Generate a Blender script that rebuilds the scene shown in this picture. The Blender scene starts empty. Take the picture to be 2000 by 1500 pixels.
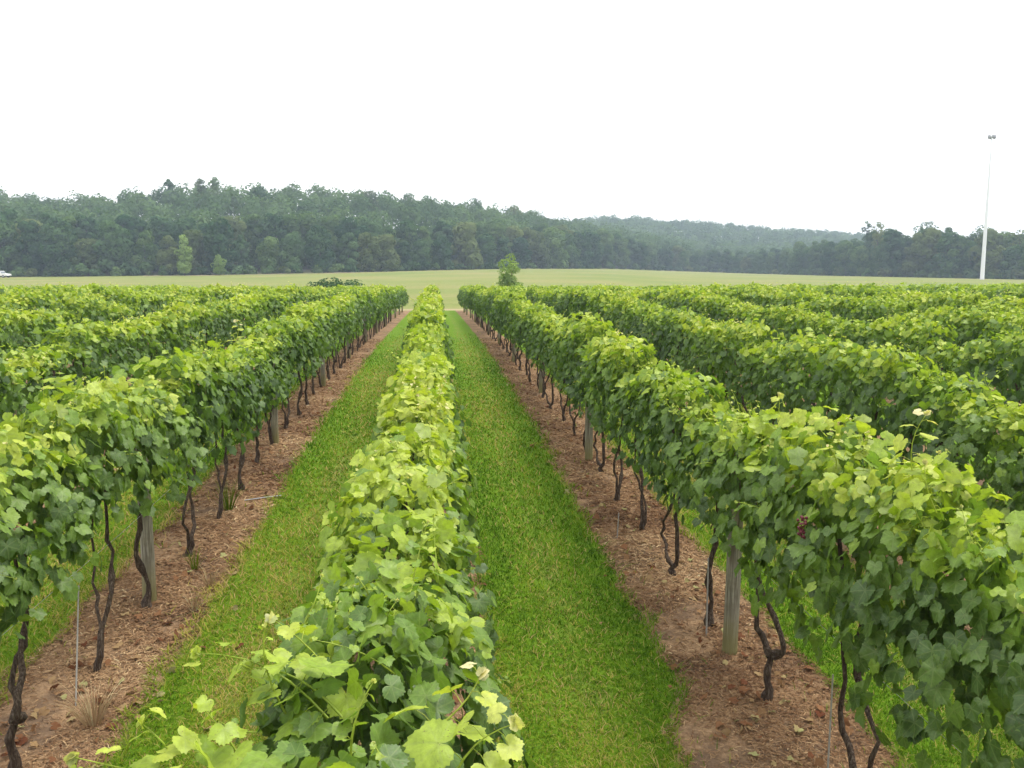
import bpy, math, random
import numpy as np
from mathutils import Vector

random.seed(7)
C = bpy.context.scene.collection
SC = bpy.context.scene
R = math.radians

# ------------------------------------------------------------------ camera
CAMZ = 3.50
FPX = 1650.0
YAW = math.atan(150 / 1650)          # to the right of the rows' direction (+Y)
PITCH = math.atan(209 / 1650)        # downwards
cam_d = bpy.data.cameras.new('camera')
cam = bpy.data.objects.new('camera', cam_d)
C.objects.link(cam)
cam.location = (0, 0, CAMZ)
cam.rotation_euler = (math.pi / 2 - PITCH, 0, -YAW)
cam_d.sensor_width = 36
cam_d.lens = FPX / 2000 * 36
cam_d.clip_start = 0.05
cam_d.clip_end = 5000
SC.camera = cam

# ------------------------------------------------------------------ sky and sun
SUN_EL, SUN_AZ = R(66), R(70)        # azimuth from +Y towards +X: high, to the right
w = bpy.data.worlds.new('World')
SC.world = w
w.use_nodes = True
nt = w.node_tree
nt.nodes.clear()
sky = nt.nodes.new('ShaderNodeTexSky')
sky.sky_type = 'NISHITA'
sky.sun_disc = False
sky.sun_elevation = SUN_EL
sky.sun_rotation = SUN_AZ
sky.air_density = 1.0
sky.dust_density = 4.0
sky.ozone_density = 1.0
hs = nt.nodes.new('ShaderNodeHueSaturation')
hs.inputs['Saturation'].default_value = 0.12     # bright thin overcast
bg = nt.nodes.new('ShaderNodeBackground')
bg.inputs['Strength'].default_value = 0.15
out = nt.nodes.new('ShaderNodeOutputWorld')
nt.links.new(sky.outputs[0], hs.inputs['Color'])
mx = nt.nodes.new('ShaderNodeMix')
mx.data_type = 'RGBA'
mx.inputs[0].default_value = .5
mx.inputs[7].default_value = (8.5, 8.5, 8.6, 1)   # even white cloud layer over the clear sky
nt.links.new(hs.outputs[0], mx.inputs[6])
nt.links.new(mx.outputs[2], bg.inputs['Color'])
nt.links.new(bg.outputs[0], out.inputs['Surface'])

sun_d = bpy.data.lights.new('sun', 'SUN')
sun_d.energy = 1.1
sun_d.angle = R(16)
sun_d.color = (1.0, 0.95, 0.86)
sun = bpy.data.objects.new('sun', sun_d)
C.objects.link(sun)
sd = Vector((math.sin(SUN_AZ) * math.cos(SUN_EL), math.cos(SUN_AZ) * math.cos(SUN_EL), math.sin(SUN_EL)))
sun.rotation_euler = sd.to_track_quat('Z', 'Y').to_euler()
sun.location = (0, 0, 60)

SC.view_settings.view_transform = 'Standard'
SC.view_settings.look = 'None'
SC.view_settings.gamma = 1
SC.view_settings.exposure = 1.1
cy = SC.cycles
cy.max_bounces = 7
cy.diffuse_bounces = 3
cy.glossy_bounces = 2
cy.transmission_bounces = 4
cy.transparent_max_bounces = 4
cy.volume_bounces = 0

# ------------------------------------------------------------------ terrain
ROW_S, ROW_C = 2.90, -0.18
ROW_END = 86.0

def interp(x, xs, ys):
    return np.interp(x, xs, ys)

GY = [-30, 4, 8, 12, 15, 22, 35, 60, 86, 95]
GZ = [-.02, -.02, 0.0, .15, .3, .5, .64, .42, .10, .08]
# (image column, depth of the wood's edge, image row of its foot, rise of the hill behind)
EU = np.array([-300, 0, 150, 400, 680, 850, 1000, 1180, 1300, 1380, 1450, 1600, 1700, 1850, 2000, 2300], float)
EF = np.array([250, 250, 250, 255, 270, 295, 335, 410, 480, 500, 470, 390, 345, 318, 300, 290], float)
EB = np.array([542, 541, 540, 537.5, 532.5, 528, 525, 525, 529, 531.5, 534, 538, 540, 543, 546, 550], float)
EH = np.array([24, 24, 20, 25, 24, 21, 19, 13, 6, 3, 2, 2, 2, 1, 0, 0], float)

def ground(x, y):
    x = np.asarray(x, float); y = np.asarray(y, float)
    az = np.arctan2(x, y) - YAW
    az = (az + np.pi) % (2 * np.pi) - np.pi
    azc = np.clip(az, -R(42), R(42))
    u = 1000 + FPX * np.tan(azc)
    r = np.hypot(x, y)
    Z = r * np.cos(azc)
    F = interp(u, EU, EF)
    E = (541 - interp(u, EU, EB)) / FPX * F + CAMZ
    H = interp(u, EU, EH)
    near = interp(y, GY, GZ) + np.clip((np.abs(x) - 3) * .012, 0, .22) * np.clip((60 - y) / 40, 0, 1)
    t = np.clip((Z - 92) / (F - 92), 0, 1)
    far = .08 + (E - .08) * t ** .72
    z = np.where(Z < 92, near, far)
    k = np.clip((Z - F) / 150, 0, 1)
    z = z + H * (k * k * (3 - 2 * k))
    # the distant hill, beyond the gap in the wood
    kh = np.clip((Z - 560) / 420, 0, 1)
    hu = interp(u, [700, 1050, 1200, 1400, 1650, 1900, 2300], [25, 40, 47, 41, 33, 16, 0])
    z = z + np.maximum(0, hu - H) * (kh * kh * (3 - 2 * kh))
    back = np.abs(az) > R(100)
    return np.where(back, -.02, z)

def gz(x, y):
    return float(ground(x, y))

def at(u, Z):
    """ground point seen in image column u at depth Z"""
    a = math.atan((u - 1000) / FPX)
    r = Z / math.cos(a)
    x, y = r * math.sin(a + YAW), r * math.cos(a + YAW)
    return x, y, gz(x, y)

# ------------------------------------------------------------------ mesh helpers
def tag(o, label=None, cat=None, group=None, kind=None):
    if label: o['label'] = label
    if cat: o['category'] = cat
    if group: o['group'] = group
    if kind: o['kind'] = kind
    return o

def mesh_np(name, v, faces, mat, attrs=None, smooth=True):
    """faces: (n,k) int array or a list of such arrays"""
    if not isinstance(faces, list):
        faces = [faces]
    me = bpy.data.meshes.new(name)
    v = np.ascontiguousarray(v, np.float32)
    me.vertices.add(len(v))
    me.vertices.foreach_set('co', v.ravel())
    nl = sum(f.size for f in faces)
    npoly = sum(len(f) for f in faces)
    me.loops.add(nl)
    me.polygons.add(npoly)
    me.loops.foreach_set('vertex_index', np.concatenate([f.ravel() for f in faces]).astype(np.int32))
    sizes = np.concatenate([np.full(len(f), f.shape[1], np.int32) for f in faces])
    starts = np.concatenate([[0], np.cumsum(sizes)[:-1]]).astype(np.int32)
    me.polygons.foreach_set('loop_start', starts)
    if smooth:
        me.polygons.foreach_set('use_smooth', np.ones(npoly, bool))
    for k, a in (attrs or {}).items():
        a = np.ascontiguousarray(a, np.float32)
        if a.ndim == 1:
            me.attributes.new(k, 'FLOAT', 'POINT').data.foreach_set('value', a)
        else:
            me.attributes.new(k, 'FLOAT_VECTOR', 'POINT').data.foreach_set('vector', a.ravel())
    for m in (mat if isinstance(mat, list) else [mat]):
        me.materials.append(m)
    me.update(calc_edges=True)
    me.validate()
    return me

def link(name, me, parent=None, loc=(0, 0, 0), rot=(0, 0, 0)):
    o = bpy.data.objects.new(name, me)
    C.objects.link(o)
    o.location = loc
    o.rotation_euler = rot
    if parent:
        o.parent = parent
    return o

def empty(name, loc=(0, 0, 0), rz=0):
    return link(name, None, None, loc, (0, 0, rz))

def copy_tree(o, parent=None):
    c = o.copy()
    C.objects.link(c)
    c.parent = parent
    for ch in o.children:
        copy_tree(ch, c)
    return c

class MB:
    """collects primitive pieces of one part"""
    def __init__(self):
        self.v = []; self.f = {}; self.n = 0; self.t = []
    def add(self, v, f, tone=0.0):
        v = np.asarray(v, float); f = np.asarray(f, int)
        self.v.append(v)
        self.f.setdefault(f.shape[1], []).append(f + self.n)
        self.n += len(v)
        self.t.append(np.full(len(v), tone) if np.isscalar(tone) else tone)
    def box(self, c, s, rz=0):
        c = np.array(c); s = np.array(s) / 2
        p = np.array([[i, j, k] for i in (-1, 1) for j in (-1, 1) for k in (-1, 1)]) * s
        ca, sa = math.cos(rz), math.sin(rz)
        p = np.stack([p[:, 0] * ca - p[:, 1] * sa, p[:, 0] * sa + p[:, 1] * ca, p[:, 2]], 1) + c
        self.add(p, [[0, 1, 3, 2], [4, 6, 7, 5], [0, 4, 5, 1], [2, 3, 7, 6], [0, 2, 6, 4], [1, 5, 7, 3]])
    def tube(self, pts, rad, n=7, rng=None, rough=0.0, cap=True, tone=0.0):
        pts = np.asarray(pts, float)
        rad = np.broadcast_to(np.asarray(rad, float), (len(pts),)).copy()
        T = np.gradient(pts, axis=0)
        T /= np.linalg.norm(T, axis=1)[:, None] + 1e-9
        ref = np.array([1.0, 0.05, 0.02]) if abs(T[0][0]) < .8 else np.array([0, 1.0, 0])
        rings = []
        for i in range(len(pts)):
            a = np.cross(T[i], ref); a /= np.linalg.norm(a)
            b = np.cross(T[i], a)
            th = np.arange(n) / n * 2 * np.pi
            rr = rad[i] * (1 + (rng.uniform(-rough, rough, n) if rng is not None else 0))
            rings.append(pts[i] + np.outer(np.cos(th) * rr, a) + np.outer(np.sin(th) * rr, b))
        v = np.concatenate(rings)
        f = []
        for i in range(len(pts) - 1):
            for j in range(n):
                f.append([i * n + j, i * n + (j + 1) % n, (i + 1) * n + (j + 1) % n, (i + 1) * n + j])
        self.add(v, f, tone)
        if cap:
            m = len(v)
            cv = np.concatenate([rings[-1], [pts[-1]], rings[0], [pts[0]]])
            cf = [[j, (j + 1) % n, n] for j in range(n)] + [[n + 1 + (j + 1) % n, n + 1 + j, 2 * n + 1] for j in range(n)]
            self.add(cv, cf, tone)
    def mesh(self, name, mat, smooth=True):
        return mesh_np(name, np.concatenate(self.v), [np.concatenate(x) for x in self.f.values()], mat, {'tone': np.concatenate(self.t)}, smooth)
    def build(self, name, mat, parent=None, smooth=True, **k):
        return link(name, self.mesh(name, mat, smooth), parent, **k)

def smooth_path(p, k=5):
    p = np.asarray(p, float)
    q = np.concatenate([[2 * p[0] - p[1]], p, [2 * p[-1] - p[-2]]])
    o = []
    for i in range(1, len(q) - 2):
        for t in np.arange(k) / k:
            a, b, c, d = q[i - 1], q[i], q[i + 1], q[i + 2]
            o.append(.5 * (2 * b + (c - a) * t + (2 * a - 5 * b + 4 * c - d) * t * t + (3 * b - a - 3 * c + d) * t ** 3))
    o.append(q[-2])
    return np.array(o)

# ------------------------------------------------------------------ material helpers
class NT:
    def __init__(self, name):
        self.m = bpy.data.materials.new(name)
        self.m.use_nodes = True
        self.t = self.m.node_tree
        self.t.nodes.clear()
        self.out = self.n('ShaderNodeOutputMaterial')
    def n(self, typ, **kw):
        nd = self.t.nodes.new(typ)
        for k, v in kw.items():
            setattr(nd, k, v)
        return nd
    def link(self, a, b):
        self.t.links.new(a, b)
    def sock(self, nd, key, val):
        s = nd.inputs[key]
        if hasattr(val, 'is_linked') or hasattr(val, 'links'):
            self.link(val, s)
        else:
            s.default_value = val
    def math(self, op, a, b=0.0, c=0.0, clamp=False):
        nd = self.n('ShaderNodeMath', operation=op, use_clamp=clamp)
        self.sock(nd, 0, a); self.sock(nd, 1, b)
        if len(nd.inputs) > 2: self.sock(nd, 2, c)
        return nd.outputs[0]
    def mix(self, f, a, b, blend='MIX'):
        nd = self.n('ShaderNodeMix', data_type='RGBA', blend_type=blend)
        self.sock(nd, 0, f)
        for i, x in ((6, a), (7, b)):
            if isinstance(x, tuple): x = (*x[:3], 1)
            self.sock(nd, i, x)
        return nd.outputs[2]
    def noise(self, scale, detail=3, rough=.55, vec=None, dist=0.0):
        nd = self.n('ShaderNodeTexNoise')
        nd.inputs['Scale'].default_value = scale
        nd.inputs['Detail'].default_value = detail
        nd.inputs['Roughness'].default_value = rough
        nd.inputs['Distortion'].default_value = dist
        if vec is not None: self.link(vec, nd.inputs['Vector'])
        return nd.outputs[0]
    def ramp(self, f, stops, interp='LINEAR'):
        nd = self.n('ShaderNodeValToRGB')
        e = nd.color_ramp.elements
        nd.color_ramp.interpolation = interp
        while len(e) < len(stops): e.new(0.5)
        for x, (p, c) in zip(e, stops):
            x.position = p
            x.color = (*c[:3], 1) if not np.isscalar(c) else (c, c, c, 1)
        self.sock(nd, 0, f)
        return nd.outputs[0]
    def step(self, v, a, b):
        nd = self.n('ShaderNodeMapRange', interpolation_type='SMOOTHSTEP')
        self.sock(nd, 0, v)
        nd.inputs[1].default_value = a; nd.inputs[2].default_value = b
        nd.inputs[3].default_value = 0; nd.inputs[4].default_value = 1
        return nd.outputs[0]
    def attr(self, name, typ='GEOMETRY'):
        return self.n('ShaderNodeAttribute', attribute_name=name, attribute_type=typ)
    def pos(self):
        return self.n('ShaderNodeNewGeometry').outputs['Position']
    def bump(self, h, strength=.5, dist=.02):
        nd = self.n('ShaderNodeBump')
        nd.inputs['Strength'].default_value = strength
        nd.inputs['Distance'].default_value = dist
        self.link(h, nd.inputs['Height'])
        return nd.outputs[0]
    def principled(self, col, rough=.8, spec=.3, metal=0, normal=None):
        nd = self.n('ShaderNodeBsdfPrincipled')
        self.sock(nd, 'Base Color', (*col, 1) if isinstance(col, tuple) else col)
        self.sock(nd, 'Roughness', rough)
        nd.inputs['Specular IOR Level'].default_value = spec
        nd.inputs['Metallic'].default_value = metal
        if normal is not None: self.link(normal, nd.inputs['Normal'])
        self.link(nd.outputs[0], self.out.inputs['Surface'])
        return self.m
    def leafy(self, col, trans_col, tfac=.35, gloss=.05, rough=.45, normal=None):
        d = self.n('ShaderNodeBsdfDiffuse'); self.link(col, d.inputs['Color'])
        t = self.n('ShaderNodeBsdfTranslucent'); self.link(trans_col, t.inputs['Color'])
        mx = self.n('ShaderNodeMixShader'); mx.inputs[0].default_value = tfac
        self.link(d.outputs[0], mx.inputs[1]); self.link(t.outputs[0], mx.inputs[2])
        o = mx.outputs[0]
        if gloss:
            g = self.n('ShaderNodeBsdfGlossy'); g.inputs['Roughness'].default_value = rough
            m2 = self.n('ShaderNodeMixShader'); m2.inputs[0].default_value = gloss
            self.link(o, m2.inputs[1]); self.link(g.outputs[0], m2.inputs[2])
            o = m2.outputs[0]
            if normal is not None: self.link(normal, g.inputs['Normal'])
        if normal is not None: self.link(normal, d.inputs['Normal'])
        self.link(o, self.out.inputs['Surface'])
        return self.m

def vine_leaf_material(veins):
    m = NT('vine_leaf_veined' if veins else 'vine_leaf')
    tone = m.attr('tone').outputs['Fac']
    info = m.n('ShaderNodeObjectInfo').outputs['Random']
    tone = m.math('ADD', tone, m.math('MULTIPLY', m.math('SUBTRACT', info, .5), .20))
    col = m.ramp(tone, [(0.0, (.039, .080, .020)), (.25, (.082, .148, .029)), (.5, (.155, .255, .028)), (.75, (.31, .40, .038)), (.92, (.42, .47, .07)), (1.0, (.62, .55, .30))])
    mott = m.noise(38, 3, .6, m.n('ShaderNodeTexCoord').outputs['Object'])
    col = m.mix(1.0, col, m.ramp(mott, [(.25, .72), (.7, 1.2)]), 'MULTIPLY')
    spot = m.step(m.noise(120, 1, .5, m.n('ShaderNodeTexCoord').outputs['Object']), .70, .76)
    col = m.mix(m.math('MULTIPLY', spot, .7), col, (.13, .085, .03))
    if veins:
        lc = m.attr('leafco').outputs['Vector']
        sx = m.n('ShaderNodeSeparateXYZ'); m.link(lc, sx.inputs[0])
        X, Y = sx.outputs[0], sx.outputs[1]
        ang = m.math('ARCTAN2', X, Y)
        r = m.math('POWER', m.math('ADD', m.math('MULTIPLY', X, X), m.math('MULTIPLY', Y, Y)), .5)
        k = m.math('PINGPONG', m.math('ADD', ang, 10 * .96), .48)       # main veins every 0.96 rad
        d = m.math('MULTIPLY', k, r)
        vein = m.math('SUBTRACT', 1, m.step(d, .008, .03))
        # side veins: stripes slanting off each main vein
        st = m.math('PINGPONG', m.math('SUBTRACT', r, m.math('MULTIPLY', d, .9)), .09)
        vein2 = m.math('MULTIPLY', m.math('SUBTRACT', 1, m.step(st, .004, .016)), .35)
        v = m.math('MAXIMUM', vein, vein2)
        light = m.mix(.5, col, (.30, .36, .12))
        col = m.mix(m.math('MULTIPLY', v, .38), col, light)
    geo = m.n('ShaderNodeNewGeometry')
    back = m.mix(.5, col, (.15, .21, .10))
    col2 = m.mix(geo.outputs['Backfacing'], col, back)
    tr = m.mix(1.0, col, (1.25, 1.35, .45), 'MULTIPLY')
    bn = m.bump(m.noise(70, 2, .5, m.n('ShaderNodeTexCoord').outputs['Object']), .35, .006)
    return m.leafy(col2, tr, .38, .035, .5, bn)

M = {}
M['leaf0'] = vine_leaf_material(True)
M['leaf1'] = vine_leaf_material(False)

def forest_material(name, dark, light, k=.3):
    m = NT(name)
    tone = m.attr('tone').outputs['Fac']
    info = m.n('ShaderNodeObjectInfo').outputs['Random']
    t = m.math('ADD', tone, m.math('MULTIPLY', m.math('SUBTRACT', info, .5), .7))
    col = m.ramp(t, [(0, dark), (1, light)])
    return m.leafy(col, m.mix(1.0, col, (1.1, 1.2, .7), 'MULTIPLY'), k, 0)

M['crown_dark'] = forest_material('dark_foliage', (.034, .080, .034), (.105, .175, .066))
M['crown_mid'] = forest_material('mid_foliage', (.048, .102, .036), (.140, .212, .070))
M['crown_olive'] = forest_material('olive_foliage', (.068, .104, .038), (.172, .215, .074))
M['crown_lime'] = forest_material('lime_foliage', (.15, .23, .06), (.30, .40, .12), .4)
M['wood_mass'] = forest_material('woodland_foliage', (.030, .070, .030), (.102, .165, .060))

m = NT('vine_bark')
p = m.n('ShaderNodeTexCoord').outputs['Object']
mp = m.n('ShaderNodeMapping'); mp.inputs['Scale'].default_value = (30, 30, 5); m.link(p, mp.inputs[0])
nz = m.noise(2.2, 4, .7, mp.outputs[0], .6)
col = m.ramp(nz, [(.3, (.022, .015, .011)), (.52, (.070, .049, .035)), (.72, (.19, .15, .115))])
M['bark'] = m.principled(col, .92, .15, normal=m.bump(nz, .9, .02))

m = NT('tree_bark')
nz = m.noise(3, 3, .6, m.n('ShaderNodeTexCoord').outputs['Object'])
M['tree_bark'] = m.principled(m.ramp(nz, [(.3, (.05, .042, .035)), (.7, (.15, .13, .11))]), .95, .1)

m = NT('weathered_post_wood')
tc = m.n('ShaderNodeTexCoord').outputs['Object']
mp = m.n('ShaderNodeMapping'); mp.inputs['Scale'].default_value = (40, 40, 1.6); m.link(tc, mp.inputs[0])
g = m.noise(1.6, 5, .65, mp.outputs[0], .3)
blot = m.noise(5, 3, .6, tc)
sx = m.n('ShaderNodeSeparateXYZ'); m.link(tc, sx.inputs[0])
col = m.ramp(g, [(.32, (.085, .072, .055)), (.5, (.25, .225, .175)), (.70, (.42, .39, .32))])
col = m.mix(m.math('MULTIPLY', m.step(blot, .45, .7), .5), col, (.16, .13, .085))
lich = m.math('MULTIPLY', m.math('SUBTRACT', 1, m.step(m.math('ADD', sx.outputs[2], m.math('MULTIPLY', blot, .35)), .20, .70)), .8)
col = m.mix(lich, col, (.19, .17, .055))
M['post'] = m.principled(col, .9, .15, normal=m.bump(g, .6, .01))

def plain(name, col, rough=.6, spec=.3, metal=0, var=.12, scale=6):
    m = NT(name)
    n = m.noise(scale, 3, .6, m.n('ShaderNodeTexCoord').outputs['Object'])
    c = m.mix(1.0, col, m.ramp(n, [(.3, 1 - var), (.7, 1 + var)]), 'MULTIPLY')
    return m.principled(c, rough, spec, metal)

M['stake'] = plain('grey_stake', (.27, .25, .22), .6)
M['wire'] = plain('galvanised_wire', (.35, .36, .36), .4, .5, .6)
M['white_paint'] = plain('white_car_paint', (.78, .78, .76), .35, .5, 0, .04)
M['glass'] = plain('dark_glass', (.10, .12, .13), .08, .6)
M['tyre'] = plain('black_rubber', (.025, .025, .025), .8)
M['rim'] = plain('steel_rim', (.5, .5, .5), .35, .5, .7)
M['lamp'] = plain('lamp_lens', (.7, .7, .65), .1, .6)
M['galv'] = plain('pale_galvanised_steel', (.72, .73, .76), .55, .4, 0, .05)
M['antenna'] = plain('grey_antenna_shell', (.30, .30, .31), .6)
M['grape'] = plain('red_grape_skin', (.12, .022, .03), .5)
M['pebble'] = plain('dry_soil_stone', (.3, .25, .19), .9)

def bits_material(name, stops, k=.25, mul=1.0):
    m = NT(name)
    col = m.ramp(m.attr('tone').outputs['Fac'], stops)
    return m.leafy(col, col, k, 0)

M['blade'] = bits_material('grass_blade', [(0, (.044, .108, .009)), (.35, (.103, .205, .012)), (.60, (.20, .265, .022)), (.80, (.35, .30, .065)), (1, (.44, .31, .14))], .3)
M['straw'] = bits_material('dry_straw', [(0, (.075, .042, .027)), (.3, (.19, .105, .056)), (.6, (.36, .23, .125)), (.85, (.52, .38, .215)), (1, (.60, .53, .32))], .15)
M['litter'] = bits_material('fallen_leaf', [(0, (.13, .05, .027)), (.4, (.25, .13, .065)), (.75, (.34, .24, .12)), (1, (.33, .33, .14))], .25)

# ground material: mown grass alleys, mulched strips under the rows, hay field beyond
m = NT('vineyard_ground')
P = m.pos()
sx = m.n('ShaderNodeSeparateXYZ'); m.link(P, sx.inputs[0])
X, Y = sx.outputs[0], sx.outputs[1]
n1 = m.noise(1.3, 4, .65, P); n2 = m.noise(7, 4, .65, P); n3 = m.noise(42, 4, .7, P); n4 = m.noise(.22, 3, .6, P)
q = m.math('PINGPONG', m.math('ADD', X, 60 * ROW_S - ROW_C), ROW_S / 2)
edge = m.math('ADD', q, m.math('MULTIPLY', m.math('SUBTRACT', n2, .5), .34))
edge = m.math('ADD', edge, m.math('MULTIPLY', m.math('SUBTRACT', n1, .5), .18))
bayx = m.math('MULTIPLY', m.step(X, 1.1, 1.25), m.math('SUBTRACT', 1, m.step(X, 2.70, 2.76)))
edge = m.math('SUBTRACT', edge, m.math('MULTIPLY', m.math('MULTIPLY', bayx, m.math('SUBTRACT', 1, m.step(Y, 5.7, 7.0))), .36))
strip = m.math('SUBTRACT', 1, m.step(edge, .60, .70))
inside = m.math('MULTIPLY', m.math('SUBTRACT', 1, m.step(Y, ROW_END + 1, ROW_END + 3)), m.step(Y, -6, -4))
strip = m.math('MULTIPLY', strip, inside)
grass = m.ramp(n3, [(.25, (.050, .108, .008)), (.5, (.106, .204, .011)), (.75, (.175, .250, .020))])
grass = m.mix(m.math('MULTIPLY', m.step(n2, .52, .72), .45), grass, (.19, .20, .045))
wear = m.math('MULTIPLY', m.step(m.math('SUBTRACT', m.math('ADD', m.math('MULTIPLY', n1, .8), .1), m.math('MULTIPLY', m.math('ABSOLUTE', m.math('SUBTRACT', q, 1.42)), .6)), .38, .62), .35)
grass = m.mix(wear, grass, (.22, .19, .07))
mul = m.ramp(m.math('ADD', m.math('MULTIPLY', n3, .65), m.math('MULTIPLY', n2, .35)), [(.28, (.095, .057, .034)), (.48, (.24, .150, .083)), (.62, (.355, .235, .134)), (.8, (.48, .345, .21))])
mul = m.mix(m.math('MULTIPLY', m.step(n1, .46, .62), .72), mul, (.120, .080, .054))
near = m.mix(strip, grass, mul)
fn = m.noise(.035, 3, .55, P)
fs = m.n('ShaderNodeMapping'); fs.inputs['Scale'].default_value = (.05, .5, 1); m.link(P, fs.inputs[0])
fst = m.noise(1.0, 3, .6, fs.outputs[0])
field = m.ramp(m.math('ADD', m.math('MULTIPLY', fn, .6), m.math('MULTIPLY', fst, .4)), [(.32, (.112, .155, .034)), (.5, (.160, .182, .050)), (.64, (.215, .192, .078))])
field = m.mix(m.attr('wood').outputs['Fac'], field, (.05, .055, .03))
field = m.mix(1.0, field, m.ramp(m.noise(1.6, 4, .7, P), [(.3, .85), (.7, 1.15)]), 'MULTIPLY')
head = m.math('MULTIPLY', m.step(Y, ROW_END - 1, ROW_END + 1), m.math('SUBTRACT', 1, m.step(m.math('ADD', Y, m.math('MULTIPLY', n4, 6)), ROW_END + 6, ROW_END + 10)))
field = m.mix(m.math('MULTIPLY', head, .7), field, (.33, .25, .16))
col = m.mix(m.step(Y, ROW_END - 1, ROW_END + 3), near, field)
hgt = m.math('ADD', m.math('MULTIPLY', n3, .6), n2)
M['ground'] = m.principled(col, .95, .08, normal=m.bump(hgt, .8, .035))

m = NT('bare_track_soil')
n = m.noise(.6, 4, .6, m.pos())
M['track'] = m.principled(m.ramp(n, [(.3, (.29, .25, .15)), (.7, (.42, .34, .23))]), .95, .05)

# ------------------------------------------------------------------ ground sheet
azs = np.concatenate([np.arange(-180, -46, 8.0), np.arange(-46, 46.01, .75), np.arange(52, 180, 8.0)])
rs = np.concatenate([[.0], np.arange(1, 30, .6), np.geomspace(30, 1230, 80)])
A, RR = np.meshgrid(np.radians(azs) + YAW, rs)
gx, gy = RR * np.sin(A), RR * np.cos(A)
gv = np.stack([gx, gy, ground(gx, gy)], 2).reshape(-1, 3)
na = len(azs)
AZ = (A - YAW + np.pi) % (2 * np.pi) - np.pi
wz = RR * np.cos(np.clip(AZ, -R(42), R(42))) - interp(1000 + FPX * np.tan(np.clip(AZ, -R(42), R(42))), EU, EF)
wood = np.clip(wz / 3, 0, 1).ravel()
ii, jj = np.meshgrid(np.arange(len(rs) - 1), np.arange(na), indexing='ij')
gf = np.stack([ii * na + jj, ii * na + (jj + 1) % na, (ii + 1) * na + (jj + 1) % na, (ii + 1) * na + jj], 2).reshape(-1, 4)[:, ::-1]
tag(link('ground', mesh_np('ground', gv, gf, M['ground'], {'wood': wood})), kind='structure')

tv = []
for u in np.linspace(285, 760, 40):
    F = float(interp(u, EU, EF))
    for k, dz in ((-9 - 2 * math.sin(u * .05), 0), (-4.5, 0)):
        x, y, z = at(u, F + k * (1 if u < 680 else max(.15, (760 - u) / 80)))
        tv.append((x, y, z + .06))
tf = np.array([[2 * i, 2 * i + 2, 2 * i + 3, 2 * i + 1] for i in range(39)])
tag(link('dirt_track', mesh_np('dirt_track', np.array(tv), tf, M['track'])), kind='structure')

# ------------------------------------------------------------------ grape leaves
LA = np.radians([0, 14, 27, 40, 54, 68, 82, 98, 114, 130, 146, 160, 172, 180])
LR = np.array([1.0, .93, .81, .72, .89, .85, .75, .70, .76, .70, .62, .47, .24, .06])

def leaf_template(n, teeth):
    th = np.linspace(-np.pi, np.pi, n, endpoint=False)
    r = np.interp(np.abs(th), LA, LR)
    if teeth:
        r = r * (1 + teeth * np.where(np.arange(n) % 2 == 0, 1, -1) * np.clip(r, .2, 1))
    o = np.stack([np.sin(th) * r, np.cos(th) * r], 1) * .60
    if n >= 28:
        v = np.concatenate([[[0, 0]], o * .52, o])
        f = [[0, 1 + i, 1 + (i + 1) % n] for i in range(n)]
        for i in range(n):
            a, b = 1 + i, 1 + (i + 1) % n
            f += [[a, a + n, b + n], [a, b + n, b]]
    else:
        v = np.concatenate([[[0, 0]], o])
        f = [[0, 1 + i, 1 + (i + 1) % n] for i in range(n)]
    return v, np.array(f)[:, ::-1]

T0 = leaf_template(52, .062)
T1 = leaf_template(24, .05)
T2 = (np.array([[0, .0], [-.34, -.22], [-.50, .12], [-.22, .40], [0, .58], [.22, .40], [.50, .12], [.34, -.22]]), np.array([[0, i % 7 + 1, i] for i in range(1, 8)]))
T3 = (np.array([[0, -.2], [-.46, .05], [0, .55], [.46, .05]]), np.array([[0, 2, 1], [0, 3, 2]]))
TPL = [T0, T1, T2, T3]

def norm(a):
    return a / (np.linalg.norm(a, axis=-1, keepdims=True) + 1e-9)

def make_leaves(rng, pos, N, T, size, tone, tpl, curl=1.0):
    tv, tf = tpl
    n, k = len(pos), len(tv)
    N = norm(N); T = norm(T - (T * N).sum(1, keepdims=True) * N)
    B = np.cross(T, N)
    sx = size * rng.uniform(.88, 1.12, n)
    x = tv[None, :, 0] * sx[:, None]; y = tv[None, :, 1] * size[:, None]
    s = size[:, None]
    cup = rng.uniform(-.25, .75, n)[:, None] * curl; droop = rng.uniform(-.1, .75, n)[:, None] * curl
    z = -cup * x * x / s * .9 - droop * np.clip(y, 0, None) ** 2 / s * .8 + .12 * curl * np.abs(x)
    z = z + .035 * curl * s * np.sin(9 * tv[None, :, 0] + rng.uniform(0, 6, n)[:, None]) * np.sin(8 * tv[None, :, 1] + rng.uniform(0, 6, n)[:, None])
    v = pos[:, None] + x[..., None] * B[:, None] + y[..., None] * T[:, None] + z[..., None] * N[:, None]
    f = (tf[None] + (np.arange(n) * k)[:, None, None]).reshape(-1, 3)
    lc = np.broadcast_to(np.concatenate([tv, np.zeros((k, 1))], 1)[None], (n, k, 3)).reshape(-1, 3)
    return v.reshape(-1, 3), f, np.repeat(tone, k), lc

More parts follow.
